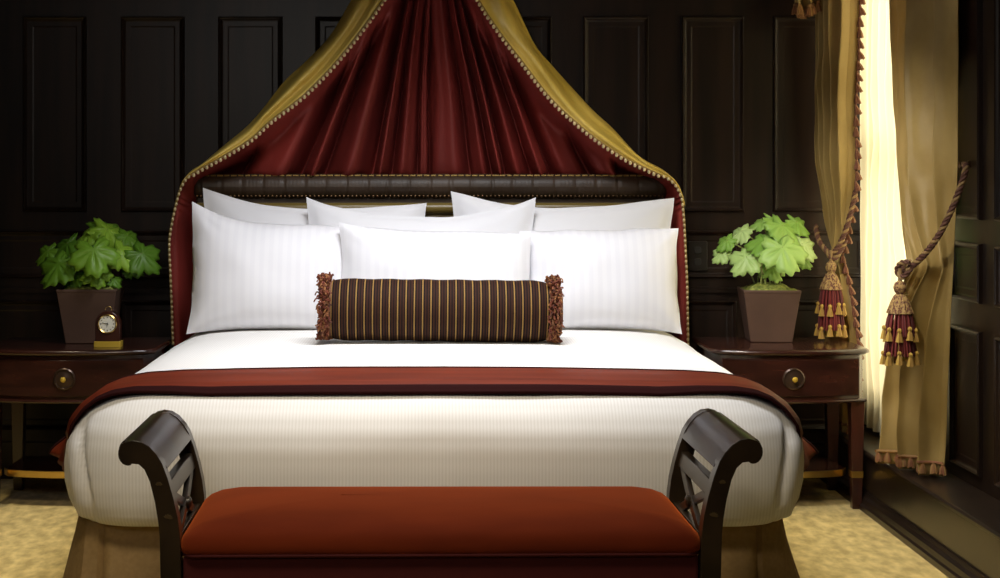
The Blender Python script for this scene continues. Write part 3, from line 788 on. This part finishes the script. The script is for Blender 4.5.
# ------------------------------------------------------------------ window dressing
def tassel(parent, top, L_, R_, small=9):
    """key tassel: moulded head with a netted cone, two claret skirts each edged by small gold tassels"""
    x, y, z = top
    MB().tube([(x, y, z+.03), (x, y, z-.02)], .007, 8).build('tassel_cord', M['rope_gold'], parent)
    hd = MB().lathe([(.006, z-.012), (.016, z-.02), (.021, z-.035), (.017, z-.05), (.012, z-.056), (.020, z-.064), (.030, z-.085), (.040, z-.112), (.043, z-.122), (.03, z-.126)], (x, y, 0), 26, 'Z', 13, .06).build('tassel_head', M['net'], parent)
    def strands(z0, z1, r0, r1, m_, n_, name, seed, thick=.0036):
        mb = MB(); rnd = random.Random(seed)
        for k in range(n_):
            a = 2*PI*k/n_+rnd.uniform(-.1, .1); rr = 1-.25*rnd.random()*(k % 2)
            pts = [(x+lerp(r0, r1, t**.7)*rr*math.cos(a), y+lerp(r0, r1, t**.7)*rr*math.sin(a), lerp(z0, z1, t)) for t in (0, .3, .65, 1)]
            mb.tube(pts, [thick*.8, thick, thick*1.1, thick*.8], 5)
        return mb.build(name, m_, parent, smooth=True)
    za, zb, zc = z-.118, z-.118-(L_-.118)*.48, z-L_
    s1 = strands(za, zb, .034, R_*.86, M['claret_thread'], 46, 'upper_skirt', 1)
    s2 = strands(zb+.02, zc+.02, .035, R_*.90, M['claret_thread'], 46, 'lower_skirt', 2)
    for sk, zz, rr in ((s1, zb+.012, R_*.88), (s2, zc+.022, R_*.93)):
        first = None
        for k in range(small):
            a = 2*PI*(k+.3)/small; q = Vector((x+rr*math.cos(a), y+rr*math.sin(a), zz+random.uniform(-.007, .007)))
            if first is None:
                mb = MB()
                mb.lathe([(.003, .016), (.007, .012), (.0075, .006), (.005, .002), (.0085, -.010), (.0125, -.030), (.006, -.031)], q, 12, 'Z', 6, .1)
                first = mb.build('small_tassel', M['gold_thread'], sk, origin=q)
            else:
                c_ = copy_obj(first, sk, q-wloc(sk))
def rope(parent, pts, r=.0085, turns=60, name='tie_rope'):
    pts = smooth_poly(pts, 24); n_ = len(pts); mb = MB()
    # arc length
    S_ = [0]
    for a_, b_ in zip(pts, pts[1:]): S_.append(S_[-1]+(b_-a_).length)
    fr = None; frames = []
    for i, p in enumerate(pts):
        d = (pts[min(i+1, n_-1)]-pts[max(i-1, 0)]).normalized()
        if fr is None: fr = d.cross(Vector((0, 1, .3))).normalized()
        fr = (fr-d*fr.dot(d)).normalized(); frames.append((fr.copy(), d.cross(fr)))
    for k in range(3):
        mb.cur = 0 if k < 2 else 1
        q = []
        for i, p in enumerate(pts):
            ph = S_[i]*turns*2+k*2*PI/3; a_, b_ = frames[i]
            q.append(p+a_*(r*.62*math.cos(ph))+b_*(r*.62*math.sin(ph)))
        mb.tube(q, r*.62, 6)
    return mb.build(name, [M['rope_dark'], M['rope_gold']], parent)
def curtain_sheet(Af, Bf, amp, nf, z0, z1, nu=150, nv=70, seed=0, bow=None, taper=.25):
    """pleated cloth between two hanging edge curves; returns the point function too"""
    def fn(u, v):
        z = lerp(z1, z0, v); A, B = Af(z), Bf(z)
        d = (B-A); nrm = Vector((d.y, -d.x)).normalized()
        if nrm.x > 0: nrm = -nrm
        ph = u*nf*2*PI+1.1*noise.noise(Vector((u*4, z*.5, seed)))*2
        a_ = amp(z)
        h = a_*(math.sin(ph)+.35*math.sin(2*ph+1+seed)*.7)+a_*.7*noise.noise(Vector((u*3, z*1.1, seed+5)))
        h += .007*noise.noise(Vector((u*14, z*7, seed+2)))+.018*noise.noise(Vector((u*6+z*3, z*4, seed+9)))*interp([(.2, 1), (.9, .7), (2, .4)], z)
        h *= taper+(1-taper)*min(1, 4*u, 4*(1-u))
        if bow: h += bow(u, z)
        along = .25*a_*math.cos(ph)
        p = A.lerp(B, u)+nrm*h+d.normalized()*along*(1 if .02 < u < .98 else 0)
        return Vector((p.x, p.y, z))
    return fn
V2 = lambda x, y: Vector((x, y))
def tab2(rows):
    rows = sorted(rows); xs = [(r_[0], r_[1]) for r_ in rows]; ys = [(r_[0], r_[2]) for r_ in rows]
    return lambda z: V2(interp(xs, z), interp(ys, z))
# left curtain, by the corner
cL = empty('curtain', (1.64, 6.4, .216), 'gold silk curtain by the room corner, tassel trimmed, behind right nightstand', 'curtain', 'gold window curtains')
AL = tab2([(.22, 1.63, 6.54), (.62, 1.625, 6.53), (.86, 1.618, 6.45), (.94, 1.625, 6.44), (1.02, 1.615, 6.46), (1.3, 1.60, 6.50), (2.35, 1.595, 6.52)])
BLf = tab2([(.22, 1.676, 6.32), (.62, 1.674, 6.31), (.86, 1.650, 6.36), (.94, 1.632, 6.38), (1.02, 1.652, 6.345), (1.3, 1.662, 6.28), (1.95, 1.652, 6.25), (2.35, 1.65, 6.24)])
fnL = curtain_sheet(AL, BLf, lambda z: interp([(.2, .016), (.62, .015), (.86, .016), (.94, .012), (1.02, .016), (1.3, .046), (2.35, .055)], z), 4.6, .225, 2.38, seed=3, taper=.7)
MB().grid(fnL, 150, 80).build('curtain_panel', M['curtain_silk'], cL, angle=180, solid=.002)
def fringe_tassel_mesh(parent, q, m_, s=1.0, name='fringe_tassel'):
    mb = MB(); rnd = random.Random(9)
    mb.ball(q+Vector((0, 0, -.004*s)), .0075*s, 8, 6)
    for k in range(12):
        a = 2*PI*k/12; r0, r1 = .004*s, (.011+.004*rnd.random())*s
        mb.tube([q+Vector((r0*math.cos(a), r0*math.sin(a), -.008*s)), q+Vector((r1*.8*math.cos(a), r1*.8*math.sin(a), -.024*s)), q+Vector((r1*math.cos(a), r1*math.sin(a), -(.040+.006*rnd.random())*s))], .0034*s, 5)
    return mb.build(name, m_, parent, origin=q)
def edge_fringe(parent, curve, step, m_, s, name='tassel_trim', off=Vector((0, 0, 0)), zmax=2.05, tilt=0, r=.006):
    tr = MB().tube(curve, r, 6).build(name, m_, parent)
    first = None; acc = 0
    for a_, b_ in zip(curve, curve[1:]):
        seg = (b_-a_).length
        while acc <= seg:
            q = a_.lerp(b_, acc/seg)+off
            if q.z < zmax:
                if first is None: first = fringe_tassel_mesh(tr, q, m_, s); first.rotation_euler = (0, tilt, 0)
                else:
                    c_ = copy_obj(first, tr, q-wloc(tr)); c_.rotation_euler = (0, tilt+random.uniform(-.2, .2), random.random()*(.5 if tilt else 6))
            acc += step
        acc -= seg
    return tr
eL = [fnL(1, v/60) for v in range(61)]
edge_fringe(cL, [p+Vector((0, -.004, 0)) for p in eL], .043, M['edge_fringe'], .85, off=Vector((-.004, -.012, 0)), tilt=-.22, r=.004)
hemL = [fnL(u/30, 1)+Vector((0, -.004, .03)) for u in range(31)]
edge_fringe(cL, hemL, .05, M['rose_fringe'], .7, 'hem_fringe')
# right curtain, nearer the camera
cR = empty('curtain', (1.7, 5.5, .216), 'gold silk curtain nearer the foot of bed, in front of dark wall panels', 'curtain', 'gold window curtains')
AR = tab2([(.22, 1.745, 5.42), (.6, 1.75, 5.40), (.93, 1.76, 5.38), (1.3, 1.76, 5.34), (2.35, 1.755, 5.30)])
BRf = tab2([(.22, 1.655, 5.78), (.45, 1.655, 5.78), (.70, 1.650, 5.72), (.86, 1.640, 5.56), (.935, 1.632, 5.47), (1.05, 1.645, 5.58), (1.25, 1.668, 5.72), (1.6, 1.685, 5.83), (2.35, 1.69, 5.86)])
def bowR(u, z):
    # cloth pulled into the room by the rope, fuller below it
    return .050*math.sin(PI*u)*interp([(.2, .9), (.8, .75), (.94, .35), (1.1, .5), (1.6, .3), (2.35, .2)], z)
fnR = curtain_sheet(AR, BRf, lambda z: interp([(.2, .055), (.7, .045), (.94, .016), (1.2, .038), (2.35, .085)], z), 2.9, .225, 2.38, seed=8, bow=bowR)
MB().grid(fnR, 200, 90).build('curtain_panel', M['curtain_silk'], cR, angle=180, solid=.002)
hemR = [fnR(u/70, 1)+Vector((-.006, -.006, .045)) for u in range(71)]
edge_fringe(cR, hemR, .036, M['rose_fringe'], .85, 'hem_fringe')
# tiebacks
tL = empty('curtain_tieback', (1.62, 6.4, .95), 'twisted rope tieback with claret and gold tassel above right nightstand', 'tieback', 'tasselled curtain tiebacks')
rope(tL, [P(856, 190, 6.30), P(851, 212, 6.28), P(845, 232, 6.27), P(838, 247, 6.265), P(831, 253, 6.27), P(823, 247, 6.30), P(818, 238, 6.36), P(816, 226, 6.44)], .0092, 66)
rope(tL, [P(846, 240, 6.29), P(840, 252, 6.262), P(833, 259, 6.262), P(827, 252, 6.275), P(821, 244, 6.32)], .0085, 62, 'rope_loop')
tassel(tL, P(831, 258, 6.262), .300, .056)
tR = empty('curtain_tieback', (1.66, 5.3, .95), 'twisted rope tieback with hanging tassel on curtain nearest camera, hooked to panelling', 'tieback', 'tasselled curtain tiebacks')
hook = P(966, 168, 5.24)
rope(tR, [Vector((RX-.02, 5.33, hook.z+.012)), hook, P(960, 188, 5.235), P(950, 213, 5.25), P(937, 238, 5.28), P(922, 257, 5.34), P(909, 268, 5.40), P(902, 272, 5.47), P(904, 266, 5.52), P(911, 262, 5.56)], .0092, 60)
rope(tR, [P(910, 262, 5.37), P(901, 263, 5.40), P(897, 271, 5.42), P(903, 277, 5.40), P(911, 268, 5.38)], .008, 56, 'rope_loop')
tassel(tR, P(900, 277, 5.41), .285, .059)
MB().lathe([(.012, 0), (.014, .006), (.006, .012), (.006, .03), (.012, .036), (.003, .04)], (0, 0, 0), 14, 'X').build('tie_hook', M['dark_brass'], tR, origin=(0, 0, 0))
hk = [o for o in bpy.data.objects if o.name.startswith('tie_hook')][0]; hk.location = Vector((RX-.001, 5.33, hook.z+.012))-wloc(tR); hk.rotation_euler = (0, 0, PI)
# sheer
fnS = curtain_sheet(tab2([(.2, 1.768, 6.575), (2.4, 1.768, 6.575)]), tab2([(.2, 1.755, 5.60), (2.4, 1.755, 5.60)]), lambda z: .017, 9, .235, 2.36, seed=21)
tag(MB().grid(fnS, 260, 30).build('sheer_curtain', M['sheer'], None, origin=(1.76, 6.0, .22), angle=180), 'glowing cream sheer curtain hanging behind the gold curtains', 'curtain')
# rod and valance above the picture; the tail of its fringe shows at the top edge
rod = empty('curtain_rod', (1.68, 5.85, 2.36), 'curtain pole carrying both gold curtains above the window', 'curtain rod')
MB().tube([(1.69, 5.05, 2.39), (1.69, 6.56, 2.39)], .016, 12).build('pole', M['mahogany'], rod)
for y in (5.08, 6.52): MB().tube([(1.69, y, 2.39), (RX, y, 2.39)], .010, 8).build('bracket', M['dark_brass'], rod)
val = empty('valance_tail', (1.53, 6.3, 2.0), 'rose and gold fringed valance tail at top, left of curtain', 'valance')
def vt(u, v):
    zt, zb = 2.34, lerp(1.912, 1.95, abs(u-.35)*1.2)
    z = lerp(zt, zb, v); wd = lerp(.14, .095, v)
    return Vector((1.502+(u-.5)*wd, 6.40-.03*math.sin(u*13)-.02*v, z))
MB().grid(vt, 40, 20).build('tail_cloth', M['curtain_silk'], val, angle=180, solid=.002)
edge_fringe(val, [vt(u/20, 1)+Vector((0, -.006, .002)) for u in range(21)], .026, M['rose_fringe'], .95, 'tail_fringe', zmax=2.2)

# ------------------------------------------------------------------ light
def area(name, loc, target, sx, sy, power, col, spread=None):
    ld = bpy.data.lights.new(name, 'AREA'); ld.shape = 'RECTANGLE'; ld.size = sx; ld.size_y = sy; ld.energy = power; ld.color = col
    if spread: ld.spread = math.radians(spread)
    o = bpy.data.objects.new(name, ld); C.objects.link(o); o.location = loc
    d = Vector(target)-Vector(loc); o.rotation_euler = d.to_track_quat('-Z', 'Y').to_euler()
    return o
area('window_daylight', (RX+.75, 6.0, 1.5), (RX-.5, 6.0, 1.1), 1.3, 2.2, 60, (1, .90, .64))
area('ceiling_key', (.1, 4.95, 2.72), (.05, 5.3, .66), 1.2, .7, 35, (.965, .97, 1), 95)
area('room_lamp', (-.5, 2.75, 2.66), (0, 4.3, .42), .8, .6, 13.2, (1, .86, .64), 90)
area('soft_fill', (-.9, .2, 2.5), (-.4, 6.4, 1.3), 1.4, 1.0, 9, (1, .93, .86), 110)
def spot(name, loc, target, power, col, deg, blend, rad):
    ld = bpy.data.lights.new(name, 'SPOT'); ld.energy = power; ld.color = col; ld.spot_size = math.radians(deg); ld.spot_blend = blend; ld.shadow_soft_size = rad
    o = bpy.data.objects.new(name, ld); C.objects.link(o); o.location = loc
    o.rotation_euler = (Vector(target)-Vector(loc)).to_track_quat('-Z', 'Y').to_euler(); return o
spot('left_carpet_fill', (-1.75, 4.9, 2.7), (-1.65, 5.3, 0), 115, (1, .88, .62), 42, .6, .05)  # added spot that brightens the carpet left of the bed
spot('right_carpet_fill', (1.25, 4.9, 2.7), (1.35, 5.15, 0), 100, (1, .88, .62), 34, .6, .05)  # its partner, added to lift the carpet strip on the window side
spot('curtain_wash', (.4, 3.4, 2.6), (1.48, 5.9, .95), 215, (1, .91, .74), 27, .9, .06)
w = bpy.data.worlds.new('world'); bpy.context.scene.world = w; w.use_nodes = True
w.node_tree.nodes['Background'].inputs[0].default_value = (1, .93, .8, 1); w.node_tree.nodes['Background'].inputs[1].default_value = 1.0

# ------------------------------------------------------------------ camera
cd = bpy.data.cameras.new('camera'); cam = bpy.data.objects.new('camera', cd); C.objects.link(cam)
cam.location = (0, 0, H); cam.rotation_euler = (PI/2, 0, 0)
cd.sensor_width = 36; cd.sensor_fit = 'HORIZONTAL'; cd.lens = F/1000*36
cd.shift_x = (500-VX)/1000; cd.shift_y = -(289-VY)/1000
cd.clip_start = .02; cd.clip_end = 60
sc = bpy.context.scene; sc.camera = cam
sc.view_settings.view_transform = 'Standard'; sc.view_settings.look = 'None'; sc.view_settings.gamma = 1; sc.view_settings.use_curve_mapping = False
sc.view_settings.exposure = 0
